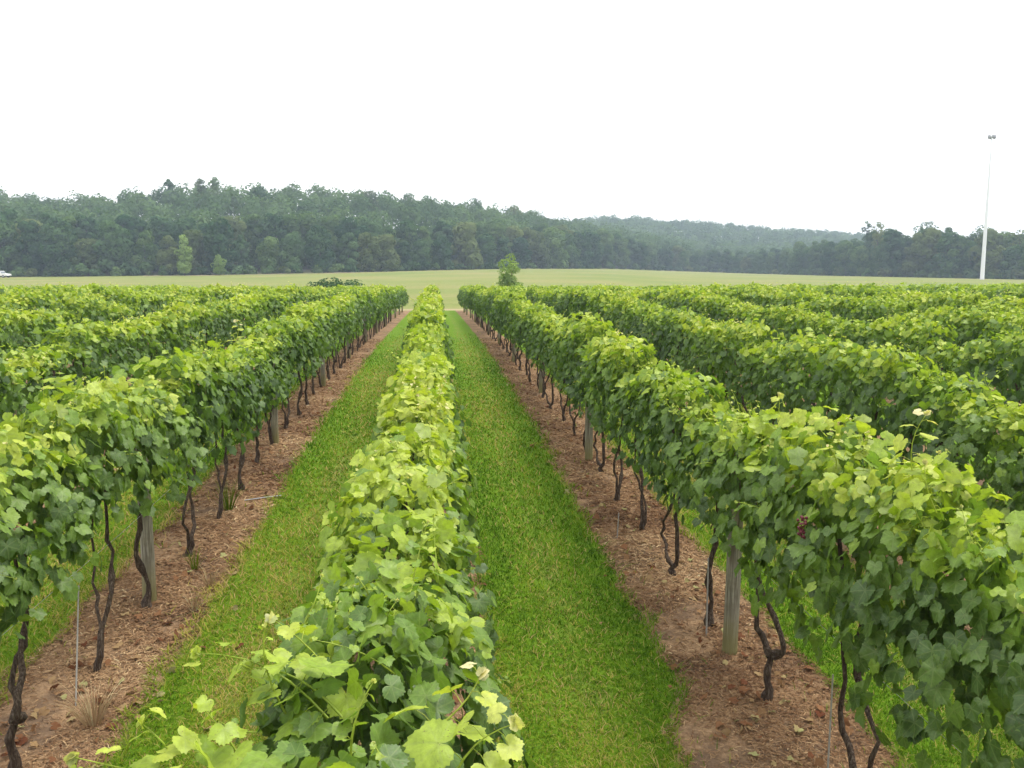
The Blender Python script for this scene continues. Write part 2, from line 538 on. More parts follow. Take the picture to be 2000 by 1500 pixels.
class Leaves:
    def __init__(self):
        self.v = []; self.f = []; self.t = []; self.l = []; self.n = 0
    def add(self, v, f, t, l=None):
        self.v.append(v); self.f.append(f + self.n); self.t.append(t); self.l.append(l if l is not None else np.full((len(v), 3), 5.0)); self.n += len(v)
    def stem(self, pts, rad, tone, n=4):
        b = MB(); b.tube(pts, rad, n, cap=False)
        v = np.concatenate(b.v); f = np.concatenate(b.f[4])
        f = np.concatenate([f[:, [0, 1, 2]], f[:, [0, 2, 3]]])
        self.add(v, f, np.full(len(v), tone))
    def mesh(self, name, mat, veins=False):
        a = {'tone': np.concatenate(self.t)}
        if veins: a['leafco'] = np.concatenate(self.l)
        return mesh_np(name, np.concatenate(self.v), np.concatenate(self.f), mat, a)

def wav(rng, n=3, lo=1.5, hi=7):
    k = rng.uniform(lo, hi, n); p = rng.uniform(0, 6.3, n); a = rng.uniform(.4, 1, n)
    return lambda t: sum(a[i] * np.sin(k[i] * t + p[i]) for i in range(n)) / n

def shoot_leaves(L, rng, base, d, length, n, size, tpl, tip=True, t0=.55):
    """a green cane with alternate leaves shrinking to a pale tip"""
    d = norm(np.asarray(d, float))
    side = norm(np.cross(d, [rng.uniform(-1, 1), rng.uniform(-1, 1), .3]))
    pts = [base + d * length * t + side * .10 * length * math.sin(t * 3) + np.array([0, 0, -.12 * length * t * t]) for t in np.linspace(0, 1, 7)]
    pts = np.array(pts)
    L.stem(pts, np.linspace(.0045, .0018, 7), .80)
    pos, NN, TT, S, TN = [], [], [], [], []
    for i in range(n):
        t = (i + .8) / n
        b = pts[min(6, int(t * 6))] + (pts[min(6, int(t * 6) + 1)] - pts[min(6, int(t * 6))]) * (t * 6 - int(t * 6)) if t < 1 else pts[-1]
        s = side * (1 if i % 2 else -1) + rng.normal(0, .35, 3)
        s = norm(s - d * (s @ d) * .6)
        pl = size * (1 - .55 * t) * .55
        pb = b + s * pl + np.array([0, 0, .15 * pl])
        L.stem(np.array([b, (b + pb) / 2 + [0, 0, .01], pb]), [.002, .0016, .0014], .82, 3)
        pos.append(pb); S.append(size * (1.05 - .72 * t) * rng.uniform(.85, 1.1))
        NN.append(np.array([0, 0, 1.0]) + s * .35 + rng.normal(0, .38, 3)); TT.append(s + d * .3 + np.array([0, 0, -.45]))
        TN.append(np.clip(t0 + .30 * t + rng.uniform(-.1, .1), 0, .93))
    if tip:
        for k in range(3):
            pos.append(pts[-1]); S.append(size * .26); NN.append(rng.normal(0, 1, 3)); TT.append(d + rng.normal(0, .6, 3)); TN.append(rng.uniform(.93, 1.0))
    L.add(*make_leaves(rng, np.array(pos), np.array(NN), np.array(TT), np.array(S), np.array(TN), tpl, 1.1))

VL = 1.44          # spacing of vines in a row

def foliage(seed, lod, n, top=2.22, bot=.95, hw=.36, bright=0.0, size=(.068, .166), shoots=9):
    rng = np.random.default_rng(seed)
    L = Leaves()
    tpl = TPL[lod]
    f1, f2, f3, f4 = wav(rng), wav(rng), wav(rng), wav(rng, 3, 3, 10)
    half = VL / 2 + .16
    y = rng.uniform(-half, half, n)
    H = top + .15 * f1(y) + .05 * f4(y * 1.7)
    W = hw * (1 + .22 * f2(y))
    Bt = bot + .15 * f3(y) + .07 * f4(y)
    kind = rng.random(n)
    nrm = np.zeros((n, 3)); pos = np.zeros((n, 3)); tone = np.zeros(n)
    # sides
    s = kind < .56
    sg = np.where(rng.random(n) < .5, 1.0, -1.0)
    q = rng.random(n)                                       # 0 bottom .. 1 top
    prof = W * (.62 + .55 * np.sin(np.clip(q * 1.05 + .12, 0, 1) * np.pi) ** .7) * (1 + .13 * np.sin(7 * y * 1.3 + q * 9 + seed))
    z = Bt + (H - Bt) * q
    pos[s] = np.stack([sg * prof * rng.uniform(.82, 1.1, n), y, z], 1)[s]
    nrm[s] = np.stack([sg, rng.normal(0, .30, n), .38 + .7 * q ** 3], 1)[s]
    # top
    tp = (kind >= .56) & (kind < .76)
    xx = rng.uniform(-1, 1, n)
    pos[tp] = np.stack([xx * W * .95, y, H + .05 - .16 * xx ** 2 + rng.normal(0, .045, n)], 1)[tp]
    nrm[tp] = np.stack([xx * .8, rng.normal(0, .3, n), np.ones(n)], 1)[tp]
    # inside
    ins = kind >= .76
    pos[ins] = np.stack([xx * W * .45, y, Bt + .1 + (H - Bt - .15) * q], 1)[ins]
    nrm[ins] = np.stack([np.sign(xx), rng.normal(0, .35, n), np.full(n, .25)], 1)[ins]
    # ragged lower fringe
    fr = s & (q < .10)
    pos[fr, 2] -= rng.uniform(0, .22, n)[fr]
    N = norm(nrm) + rng.normal(0, .30, (n, 3))
    N[tp] += (rng.normal(0, .48, (n, 3)) - [0, 0, .15])[tp]
    T = np.stack([sg * .25, rng.normal(0, .5, n), np.full(n, -1.0)], 1)
    a = rng.uniform(0, 2 * np.pi, n)
    T[tp] = np.stack([np.cos(a), np.sin(a), np.full(n, -.35)], 1)[tp]
    span = .80 if bright > .3 else .46
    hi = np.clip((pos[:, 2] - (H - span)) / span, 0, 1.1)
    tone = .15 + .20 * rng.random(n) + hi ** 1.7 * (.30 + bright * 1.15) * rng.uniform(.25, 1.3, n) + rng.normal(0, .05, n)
    odd = rng.random(n)
    tone[odd < .045] += .22
    tone = np.clip(tone, 0, .80)
    sz = rng.uniform(*size, n) * (1 - .12 * hi)
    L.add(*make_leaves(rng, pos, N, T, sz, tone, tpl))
    for k in range(shoots):
        b = np.array([rng.uniform(-hw * .8, hw * .8), rng.uniform(-VL / 2, VL / 2), top - .04])
        shoot_leaves(L, rng, b, [rng.normal(0, .5), rng.normal(0, .5), 1], rng.uniform(.10, .44), 4 if lod > 1 else 6, size[0] * 1.0, tpl, lod < 2, .5 + bright * .6)
    for k in range(2 if shoots else 0):                      # canes poking out of the sides
        sg1 = rng.choice([-1, 1])
        b = np.array([sg1 * hw * .95, rng.uniform(-VL / 2, VL / 2), rng.uniform(bot + .3, top - .2)])
        shoot_leaves(L, rng, b, [sg1 * 1.0, rng.normal(0, .6), rng.uniform(-.4, .5)], rng.uniform(.14, .28), 4, size[0] * .95, tpl, lod < 2, .38)
    return L

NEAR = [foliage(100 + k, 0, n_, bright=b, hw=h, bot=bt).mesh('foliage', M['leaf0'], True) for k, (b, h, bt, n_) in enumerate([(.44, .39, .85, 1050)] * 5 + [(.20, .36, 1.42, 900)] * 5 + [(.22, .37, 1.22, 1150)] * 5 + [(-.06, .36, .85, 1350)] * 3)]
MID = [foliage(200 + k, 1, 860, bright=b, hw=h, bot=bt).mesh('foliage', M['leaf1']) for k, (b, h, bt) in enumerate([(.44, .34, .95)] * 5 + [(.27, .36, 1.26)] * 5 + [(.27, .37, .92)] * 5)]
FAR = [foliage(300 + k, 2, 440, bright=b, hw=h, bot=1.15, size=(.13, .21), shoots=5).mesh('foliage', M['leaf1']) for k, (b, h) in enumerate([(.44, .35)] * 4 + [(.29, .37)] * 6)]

# trunks: twin or single, dark and twisted; arms lean along the row
def trunk_mesh(seed, kind):
    rng = np.random.default_rng(seed)
    b = MB()
    def arm(pts, r0, r1):
        p = smooth_path(pts, 3)
        kk = np.arange(len(p)) * .55 + rng.uniform(0, 6)
        p[1:, 1] += .016 * np.sin(kk * 1.7)[1:] * np.minimum(1, np.arange(1, len(p)) / 4); p[1:, 0] += .012 * np.cos(kk * 1.3)[1:] * np.minimum(1, np.arange(1, len(p)) / 4)
        wlk = np.cumsum(rng.normal(0, .011, (len(p), 2)), 0); wlk -= wlk[0]
        p[1:, :2] += wlk[1:] * np.sin(np.linspace(0, np.pi, len(p)))[1:, None] * 1.4
        p[1:-1] += rng.normal(0, .011, (len(p) - 2, 3))
        b.tube(p, np.linspace(r0, r1, len(p)) * .74 * (1 + rng.uniform(-.18, .22, len(p)) + .5 * (rng.random(len(p)) < .14)) * (1 + .7 * np.exp(-np.arange(len(p)) / 1.5)), 8, rng, .20)
    j = lambda s: rng.normal(0, s)
    if kind == 'single':
        arm([(0, 0, -.06), (.02 + j(.02), .02, .25), (j(.04), -.05 + j(.05), .6), (j(.05), -.02 + j(.08), 1.05), (j(.04), .05, 1.75)], .036, .020)
    elif kind == 'twin':
        arm([(0, .02, -.06), (.03, .06, .22), (.03 + j(.03), .20 + j(.04), .55), (j(.04), .13 + j(.05), 1.0), (j(.03), .30, 1.75)], .030, .018)
        arm([(0, -.02, -.06), (-.03, -.05, .25), (-.02 + j(.03), -.12 + j(.05), .6), (j(.04), -.05 + j(.05), 1.05), (j(.03), -.30, 1.75)], .028, .017)
    elif kind == 'fork':
        arm([(0, 0, -.06), (.02, .0, .16), (.04, -.02, .40)], .046, .036)
        arm([(.04, -.02, .38), (.10, -.08, .50), (.05, .10, .74), (.02, .30, 1.0), (0, .38, 1.75)], .034, .018)
        arm([(.03, -.01, .37), (-.02, .10, .50), (-.04, .22, .74), (-.01, .34, 1.05), (0, .20, 1.75)], .030, .017)
    elif kind == 'elbow':
        arm([(0, 0, -.06), (0, .05, .10), (.02, .0, .26), (0, .02, .7), (.01, .0, 1.1), (0, .1, 1.75)], .040, .020)
        arm([(0, .03, .10), (-.02, .20, .22), (-.04, .34, .38), (-.03, .20, .66), (0, .06, .98), (0, -.1, 1.7)], .026, .015)
    else:   # lean
        arm([(0, 0, -.06), (.01, .06, .20), (.03, .20, .52), (.02, .36, .85), (0, .45, 1.2), (0, .4, 1.75)], .034, .018)
        arm([(.01, -.02, -.05), (.02, .02, .22), (-.03, .12, .55), (-.02, .25, .9), (0, .1, 1.75)], .024, .015)
    return b.mesh('trunk', M['bark'])

TK = ['single', 'twin', 'fork', 'elbow', 'lean', 'twin', 'single', 'twin']
TRUNKS = [trunk_mesh(40 + i, k) for i, k in enumerate(TK)]
TWORD = {'single': 'single-trunked', 'twin': 'twin-trunked', 'fork': 'thick fork-trunked', 'elbow': 'elbow-trunked', 'lean': 'slanting-trunked'}
def far_trunk(seed):
    rng = np.random.default_rng(seed); b = MB()
    for s in (-1, 1):
        b.tube(smooth_path([(0, 0, -.05), (rng.normal(0, .05), s * rng.uniform(.0, .25), .4), (rng.normal(0, .05), s * rng.uniform(-.05, .3), .75), (rng.normal(0, .04), s * rng.uniform(0, .3), 1.1), (0, s * .25, 1.7)], 3), .021, 5)
    return b.mesh('trunk', M['bark'])
FTRUNKS = [far_trunk(70 + i) for i in range(4)]

ROWDESC = {0: 'the central row between both grass alleys', 1: 'the row edging the right alley', -1: 'the row edging the left alley',
           2: 'the second row beyond the right alley', -2: 'the second row beyond the left alley', 3: 'the third row beyond the right alley', -3: 'the third row beyond the left alley'}
def row_x(i): return ROW_C + ROW_S * i
POST0 = {1: 7.35, -1: 9.05}; POST_S = 7.2
ORD = ['nearest', 'second', 'third', 'fourth', 'fifth', 'sixth', 'seventh', 'eighth', 'ninth', 'tenth', 'eleventh', 'twelfth']

def in_frame(x, y, z, margin=90):
    fx, fy = math.sin(YAW) * math.cos(PITCH), math.cos(YAW) * math.cos(PITCH)
    dz = z - CAMZ
    d = x * fx + y * fy - dz * math.sin(PITCH)
    if d < .3: return False
    a = (x * math.cos(YAW) - y * math.sin(YAW)) / d * FPX
    up = x * math.sin(YAW) * math.sin(PITCH) + y * math.cos(YAW) * math.sin(PITCH) + dz * math.cos(PITCH)
    return abs(a) < 1000 + margin + 900 / d and -up / d * FPX < 750 + margin + 900 / d

rr = random.Random(11)
cand = []
for i in range(-18, 24):
    x = row_x(i)
    off = {1: 5.07, -1: 6.06, 0: 1.2}.get(i, 1.0 + rr.uniform(0, 1.4))
    k0 = -3
    for k in range(k0, 64):
        y = off + VL * k + rr.uniform(-.12, .12)
        if y > ROW_END - .5 or y < .2: continue
        if not (in_frame(x, y, 2.2) or in_frame(x, y, 1.0) or in_frame(x, y, 0.1)): continue
        cand.append((math.hypot(x, y) * (1 + .12 * max(0, abs(i) - 1)), i, k, x, y))
cand.sort()
chosen, rest = cand[:300], cand[300:]

# hand-set feet of the near trunks seen in the photograph: row -> {order: kind}
handmade = {1: {5.07: 'twin', 6.51: 'fork', 7.95: 'single', 9.39: 'elbow', 10.83: 'lean'}, -1: {6.06: 'fork', 7.5: 'lean', 8.94: 'single', 10.38: 'twin', 11.82: 'lean'}}
def trunk_for(i, y):
    for hy, kd in handmade.get(i, {}).items():
        if abs(hy - y) < .5: return TK.index(kd)
    return rr.randrange(len(TRUNKS))

cnt_row0 = 0
for _, i, k, x, y in sorted(chosen, key=lambda c: c[4]):
    d = math.hypot(x, y)
    z = gz(x, y)
    v = empty('grapevine', (x + rr.uniform(-.05, .05) - (.06 if i == 0 and y < 6 else 0), y, z))
    if i == 0 and y < 3.3: pool = NEAR[15:]
    elif d < 9.5: pool = NEAR[:5] if i == 0 else (NEAR[10:15] if (i >= 1 and y < 6.1) or abs(i) > 1 else NEAR[5:10])
    elif d < 27: pool = MID[:5] if i == 0 else (MID[5:10] if abs(i) == 1 else MID[10:])
    else: pool = FAR[:4] if i == 0 else FAR[4:]
    fo = link('foliage', rr.choice(pool), v)
    flip = rr.random() < .5
    fo.rotation_euler.z = math.pi if flip else 0
    sc_z = rr.uniform(.90, 1.06) * (1.035 if y < 12 else 1.0) * (.955 if i == 0 and y < 3.3 else 1.0)
    fo.scale = (rr.uniform(.9, 1.12), rr.choice([-1, 1]) * 1.0, sc_z)
    ti = trunk_for(i, y)
    tr = link('trunk', TRUNKS[ti] if d < 40 else rr.choice(FTRUNKS), v)
    if not (i in handmade and y < 12.5): tr.rotation_euler.z = rr.choice([0, math.pi]) + rr.uniform(-.3, .3)
    rd = ROWDESC.get(i) or ('a far row on the %s of the vineyard' % ('right' if i > 0 else 'left'))
    if i in (1, -1) and y < 38:
        j = (y - POST0[i]) / POST_S
        pk = math.floor(j); fr = int((j - pk) * 5 + .5)
        pw = ORD[pk] if pk >= 0 else None
        if pk < 0:
            n_before = max(1, round((POST0[i] - y) / VL + .2))
            lab = '%s grapevine, %s before the nearest post of %s' % (TWORD[TK[ti]], ['first', 'second', 'third', 'fourth', 'fifth'][min(4, n_before - 1)], rd)
        else:
            lab = '%s grapevine, %s beyond the %s post of %s' % (TWORD[TK[ti]], ['first', 'second', 'third', 'fourth', 'fifth', 'sixth'][max(0, fr)], pw, rd)
        tag(v, lab, 'grapevine', 'grapevines of ' + rd)
    elif i == 0 and cnt_row0 < 5:
        tag(v, ['lime-leaved grapevine nearest the camera, shoots sprawling left, in ' , 'second nearest lime-leaved grapevine of ', 'third nearest lime-leaved grapevine of ', 'fourth nearest lime-leaved grapevine of ', 'fifth nearest lime-leaved grapevine of '][cnt_row0] + rd.replace('between both grass alleys', ''), 'grapevine', 'grapevines of ' + rd)
        cnt_row0 += 1
    else:
        part = 'near' if d < 20 else ('middle' if d < 45 else 'far')
        look = 'yellow-green topped' if i == 0 else 'dense dark green'
        tag(v, '%s grapevine, %s stretch of %s' % (look, part, rd), 'grapevine', 'grapevines in the %s part of %s' % (part, rd))
    v['label'] = ' '.join(v['label'].split())

# long free canes that the photograph shows standing out of the rows
def cane(u, v_, Y, d, length, n, size, name_parent):
    pass

vines = [o for o in C.objects if o.name.startswith('grapevine')]
def vine_at(i, y):
    return min((o for o in vines), key=lambda o: abs(o.location.x - row_x(i)) * 3 + abs(o.location.y - y))
def add_shoot(i, y, base, d, length, n, size, t0, seed):
    o = vine_at(i, y)
    rng = np.random.default_rng(seed)
    L = Leaves()
    b = np.array(base) - np.array(o.location)
    shoot_leaves(L, rng, b, d, length, n, size, T0, True, t0)
    link('shoot', L.mesh('shoot', M['leaf0'], True), o)
for args in [(0, 2.0, (-.42, 2.22, 2.12), (-1, .15, .22), .62, 8, .17, .62, 1), (0, 2.0, (-.35, 2.55, 2.12), (-.8, .2, .45), .50, 7, .16, .60, 2),
             (0, 2.0, (-.40, 2.05, 2.0), (-1, -.1, .18), .55, 7, .17, .6, 3), (0, 2.0, (-.30, 2.7, 2.1), (-.5, .0, .7), .42, 6, .16, .62, 4),
             (0, 2.0, (.02, 2.15, 2.12), (.45, .0, .5), .28, 6, .18, .62, 5), (0, 2.0, (-.05, 2.45, 2.1), (.5, .1, .6), .28, 5, .17, .6, 6),
             (0, 2.0, (-.50, 2.30, 2.02), (-.5, .1, .9), .36, 7, .17, .60, 21), (0, 2.0, (-.72, 2.32, 2.02), (-.4, .0, .9), .30, 6, .16, .62, 22),
             (0, 2.0, (-.35, 2.1, 2.05), (-.9, -.15, .5), .55, 8, .18, .60, 23), (0, 2.0, (-.60, 2.15, 1.98), (-.9, .1, .35), .40, 7, .17, .62, 24), (0, 2.0, (-.3, 2.5, 2.15), (-.9, .3, .5), .36, 6, .17, .55, 25),
             (1, 4.2, (2.62, 4.35, 2.40), (.1, -.1, 1), .42, 8, .16, .66, 7), (1, 4.2, (2.55, 4.0, 2.3), (-.2, .1, 1), .3, 6, .15, .6, 8),
             (1, 6.5, (2.7, 6.4, 2.35), (.1, .2, 1), .26, 6, .15, .6, 9), (-1, 9, (-3.0, 13.0, 2.5), (.1, .1, 1), .4, 7, .15, .7, 10)]:
    add_shoot(*args)

# one dark red cluster hanging in the right row
g = MB()
rng = np.random.default_rng(5)
for k in range(26):
    t = k / 26
    c = np.array([rng.normal(0, .022 * (1 - .6 * t)), rng.normal(0, .022 * (1 - .6 * t)), -.14 * t])
    th = np.linspace(0, np.pi, 5)
    g.tube([c + [0, 0, .011 * math.cos(a)] for a in th[::-1]], [.011 * max(.05, math.sin(a)) for a in th[::-1]], 6, cap=False)
o = vine_at(1, 5.0)
g.build('grape_cluster', M['grape'], o, loc=tuple(np.array([2.30, 5.0, 2.0]) - np.array(o.location)))

# ------------------------------------------------------------------ the remaining far rows, past 300 vines: one mass
rng = np.random.default_rng(99)
L = Leaves()
protos = []
for k in range(6):
    F2 = foliage(400 + k, 3, 150, bright=.29, size=(.20, .30), shoots=3)
    protos.append((np.concatenate(F2.v), np.concatenate(F2.f), np.concatenate(F2.t)))
for _, i, k, x, y in rest:
    v, f, t = protos[rng.integers(6)]
    z = gz(x, y)
    s = 1 if rng.random() < .5 else -1
    L.add(v * [s * rng.uniform(.9, 1.1), s, rng.uniform(.93, 1.05)] + [x, y, z], f, np.clip(t + rng.normal(0, .04), 0, .95))
tag(link('vine_foliage', L.mesh('vine_foliage', M['leaf1'])), 'distant yellow-green vine rows merging into one mass before the field', 'vines', kind='stuff')

# ------------------------------------------------------------------ trellis posts, wires and stakes
b = MB()
rg = np.random.default_rng(3)
zz = [-.1, 0, .5, 1.0, 1.6, 2.02, 2.06]
b.tube([(0.004 * math.sin(3 * a), .003 * math.cos(4 * a), a) for a in zz], [.071, .070, .068, .067, .065, .064, .052], 14, rg, .025)
post_mesh = b.mesh('trellis_post', M['post'])
for i in (1, -1, 2, -2, 0):
    p0 = POST0.get(i, 6.6)
    for k in range(11):
        y = p0 + POST_S * k
        x = row_x(i)
        if i not in POST0 and y > 40: continue
        if i not in POST0: continue
        o = link('trellis_post', post_mesh, None, (x + rr.uniform(-.03, .03), y, gz(x, y)), (rr.uniform(-.02, .02), rr.uniform(-.025, .025), rr.uniform(0, 6)))
        side = 'right' if i > 0 else 'left'
        if k == 0:
            lab = 'round wooden trellis post with mossy base, nearest in the row edging the right alley' if i > 0 else 'pale weathered trellis post, nearest in the row edging the left alley'
        elif k < 6:
            lab = 'grey wooden trellis post, %s from the camera in the row edging the %s alley' % (ORD[k], side)
        else:
            lab = 'small distant trellis post far down the row edging the %s grass alley' % side
        tag(o, lab, 'post', 'trellis posts of the row edging the %s alley' % side)

def rod(name, p, q, r, mat, label, cat, group=None):
    p = np.array(p); q = np.array(q)
    b = MB(); b.tube([np.zeros(3), (q - p) * .5 + [0, 0, .002], q - p], [r, r, r * .9], 7)
    return tag(b.build(name, mat, None, loc=tuple(p)), label, cat, group)
def G3(x, y, h=0): return (x, y, gz(x, y) + h)
rod('training_stake', G3(-2.98, 6.85, -.05), G3(-3.1, 7.35, .85), .007, M['stake'], 'thin grey training stake leaning beside the vine before the nearest left post', 'stake')
rod('training_stake', G3(2.62, 7.72, -.05), G3(2.66, 7.85, .75), .008, M['stake'], 'pale upright stake tied to the trunk just past the nearest right post', 'stake')
rod('training_stake', G3(2.52, 4.95, -.05), G3(2.6, 5.1, .9), .006, M['stake'], 'slim grey stake standing against the closest twin trunks in the right row', 'stake')
rod('training_stake', G3(2.35, 10.6, -.05), G3(2.38, 10.65, .32), .008, M['stake'], 'short grey stake standing alone in the right mulch strip', 'stake')
rod('fallen_stake', G3(-2.85, 12.55, .03), G3(-2.35, 12.75, .03), .009, M['wire'], 'pale rod lying flat on the left mulch strip', 'rod')

for i in (-1, 1):
    pts = []
    for y in np.arange(1, ROW_END, 2.4):
        pts.append((row_x(i) + .03, y, gz(row_x(i), y) + 1.02 + .01 * math.sin(y)))
    b = MB(); b.tube(pts, .0028, 4)
    tag(b.build('trellis_wire', M['wire']), 'thin steel trellis wire running under the foliage of the row edging the %s alley' % ('right' if i > 0 else 'left'), 'wire')

# ------------------------------------------------------------------ grass, straw and fallen leaves
rng = np.random.default_rng(21)
def dist_row(x):
    return np.abs((x - ROW_C + ROW_S * 50.5) % ROW_S - ROW_S / 2)
def vis(x, y):
    d = x * math.sin(YAW) + y * math.cos(YAW)
    a = (x * math.cos(YAW) - y * math.sin(YAW)) / np.maximum(d, .1) * FPX
    return (np.abs(a) < 1080) & (d > 2.2)
def bay(x, y):
    t = np.clip((7.0 - y) / 1.3, 0, 1)
    return .36 * t * t * (3 - 2 * t) * ((x > 1.2) & (x < 2.75))
def patch(x, y, s, seed):
    r_ = np.random.default_rng(seed); o = 0
    for k in range(5):
        a = r_.uniform(0, 6.3); f = s * r_.uniform(.6, 1.8)
        o = o + np.sin((x * math.cos(a) + y * math.sin(a)) * f + r_.uniform(0, 6.3))
    return o / 5

def scatter_y(n, y0, y1, p):
    q = rng.random(n)
    e = 1 - p
    return (y0 ** e + q * (y1 ** e - y0 ** e)) ** (1 / e)

def blades(n, y0, y1):
    y = scatter_y(n, y0, y1, 1.55)
    x = rng.uniform(-1, 1, n) * np.minimum(.70 * y + 1.0, 9)
    dr = dist_row(x) - bay(x, y) + .14 * patch(x, y, 4, 1) + .08 * patch(x, y, 11, 2)
    ok = vis(x, y) & (dr > .58)
    ok &= rng.random(n) < np.clip((46 - y) / 26, 0, 1)
    thin = (dr < .72) & (rng.random(n) < .35)
    ok &= ~thin
    weeds = (~ok) & vis(x, y) & (dr > .25) & (rng.random(n) < .012)
    ok |= weeds
    x, y, dr = x[ok], y[ok], dr[ok]
    n = len(x)
    z = ground(x, y)
    sc = np.clip(y / 7, .8, 3.2)
    h = rng.uniform(.016, .042, n) * (1 + .55 * (dr < .78)) * np.clip(sc, .9, 1.5)
    wd = rng.uniform(.0026, .0046, n) * sc
    a = rng.uniform(0, 2 * np.pi, n)
    lean = rng.uniform(.4, 2.6, n)
    px, py = np.cos(a), np.sin(a)
    dx, dy = -py * lean, px * lean
    b0 = np.stack([x - px * wd, y - py * wd, z - .004], 1); b1 = np.stack([x + px * wd, y + py * wd, z - .004], 1)
    m0 = np.stack([x - px * wd * .8 + dx * h * .4, y - py * wd * .8 + dy * h * .4, z + h * .62], 1)
    m1 = np.stack([x + px * wd * .8 + dx * h * .4, y + py * wd * .8 + dy * h * .4, z + h * .62], 1)
    tp = np.stack([x + dx * h, y + dy * h, z + h * .95], 1)
    v = np.stack([b0, b1, m1, m0, tp], 1).reshape(-1, 3)
    base = np.arange(n) * 5
    fq = np.stack([base, base + 1, base + 2, base + 3], 1)
    ft = np.stack([base + 3, base + 2, base + 4], 1)
    dry = np.clip(patch(x, y, 1.0, 3) * 1.3 + .45 * patch(x, y, 4.5, 4), -1, 1)
    mid = np.exp(-((dist_row(x) - 1.28) / .22) ** 2)
    tone = .33 + .16 * rng.normal(0, 1, n) + .26 * dry + .28 * mid * np.clip(.5 + patch(x, y, 1.6, 6), 0, 1.3) + .16 * (dr < .74)
    tone = np.where(rng.random(n) < .06 + .22 * np.clip(dry, 0, 1) + .15 * mid, rng.uniform(.75, 1, n), tone)
    return v, [fq, ft], np.repeat(np.clip(tone, 0, 1), 5)
v, f, t = blades(640000, 2.6, 46)
tag(link('grass', mesh_np('grass', v, f, M['blade'], {'tone': t}, False)), 'short mown green grass of the alleys between vine rows', 'grass', kind='stuff')

def straws(n, y0, y1):
    y = scatter_y(n, y0, y1, 1.5)
    x = row_x(0) + ROW_S * rng.choice([-2, -1, -1, -1, 0, 1, 1, 1, 2], n) + rng.uniform(-1.02, .85, n)
    dr = dist_row(x) - bay(x, y) + .14 * patch(x, y, 4, 1) + .08 * patch(x, y, 11, 2)
    bare = patch(x, y, 2.2, 9) + .4 * patch(x, y, 7, 10)
    ok = vis(x, y) & (dr < .66) & ((bare < .35) | (rng.random(n) < .25))
    x, y = x[ok], y[ok]; n = len(x)
    z = ground(x, y) + rng.uniform(.002, .022, n)
    sc = np.clip(y / 7, .8, 2.5)
    ln = rng.uniform(.010, .034, n) * np.clip(sc, .9, 1.5); wd = rng.uniform(.0018, .0045, n) * sc
    a = rng.uniform(0, 2 * np.pi, n); e = rng.normal(0, .22, n)
    d = np.stack([np.cos(a), np.sin(a), e], 1) * ln[:, None]
    s = np.stack([-np.sin(a), np.cos(a), rng.normal(0, .4, n)], 1) * wd[:, None]
    c = np.stack([x, y, z], 1)
    bend = np.stack([-np.sin(a) * ln * rng.normal(0, .3, n), np.cos(a) * ln * rng.normal(0, .3, n), ln * rng.uniform(0, .25, n)], 1)
    v = np.stack([c - d - s, c - d + s, c + bend + s, c + bend - s, c + d + s, c + d - s], 1).reshape(-1, 3)
    b = np.arange(n) * 6
    f = np.concatenate([np.stack([b, b + 1, b + 2, b + 3], 1), np.stack([b + 3, b + 2, b + 4, b + 5], 1)])
    tone = np.clip(.42 + .15 * rng.normal(0, 1, n) + .30 * patch(x, y, 2.4, 12) + .12 * patch(x, y, 9, 13), 0, 1)
    return v, f, np.repeat(tone, 6)
v, f, t = straws(240000, 3.2, 40)
tag(link('straw_mulch', mesh_np('straw_mulch', v, f, M['straw'], {'tone': t}, False)), 'dry brown straw and clippings covering the strips under the vines', 'mulch', kind='stuff')

n = 1100
y = scatter_y(n, 3.2, 30, 1.3); x = row_x(0) + ROW_S * rng.choice([-1, -1, 0, 1, 1], n) + rng.normal(0, .45, n)
ok = vis(x, y) & ~((dist_row(x) > .75) & (rng.random(n) < .6))
x, y = x[ok], y[ok]; n = len(x)
pos = np.stack([x, y, ground(x, y) + .03], 1)
N = np.array([0, 0, 1.0]) + rng.normal(0, .45, (n, 3)); a = rng.uniform(0, 6.3, n)
lv = make_leaves(rng, pos, N, np.stack([np.cos(a), np.sin(a), np.zeros(n)], 1), rng.uniform(.04, .105, n), rng.random(n), T1, 2.2)
tag(link('fallen_leaves', mesh_np('fallen_leaves', lv[0], lv[1], M['litter'], {'tone': lv[2]})), 'curled fallen vine leaves scattered over mulch and grass', 'fallen leaves', kind='stuff')

# dry and green weeds in the left strip
def weed(name, x, y, h, n, tone, label, mat, spread=.12, seed=1):
    r_ = np.random.default_rng(seed); b = MB()
    for k in range(n):
        a = r_.uniform(0, 6.3); s = r_.uniform(.2, 1) * spread; hh = h * r_.uniform(.5, 1)
        b0 = np.array([math.cos(a) * s * .3, math.sin(a) * s * .3, 0])
        tip = np.array([math.cos(a) * s * 1.6, math.sin(a) * s * 1.6, hh])
        md = (b0 + tip) / 2 + [0, 0, hh * .22]
        b.tube(smooth_path([b0, md, tip], 3), np.linspace(.0035, .001, 7), 3, cap=False, tone=float(np.clip(tone + r_.normal(0, .12), 0, 1)))
    return tag(b.build(name, mat, None, loc=(x, y, gz(x, y))), label, 'weed')
weed('dry_grass_tuft', -2.72, 6.55, .34, 70, .80, 'dry straw-coloured grass tuft beside the leaning thin left stake', M['straw'], .2, 1)
weed('dry_grass_tuft', -2.55, 8.75, .22, 36, .82, 'small bleached grass tuft in front of the nearest left post', M['straw'], .10, 2)
weed('dry_grass_tuft', -2.55, 9.4, .25, 36, .8, 'pale grass tuft at the grass edge right of the nearest left post', M['straw'], .12, 5)
weed('green_weed', -3.0, 12.2, .50, 60, .45, 'wispy green weed growing round a thin trunk by the white rod', M['blade'], .2, 3)
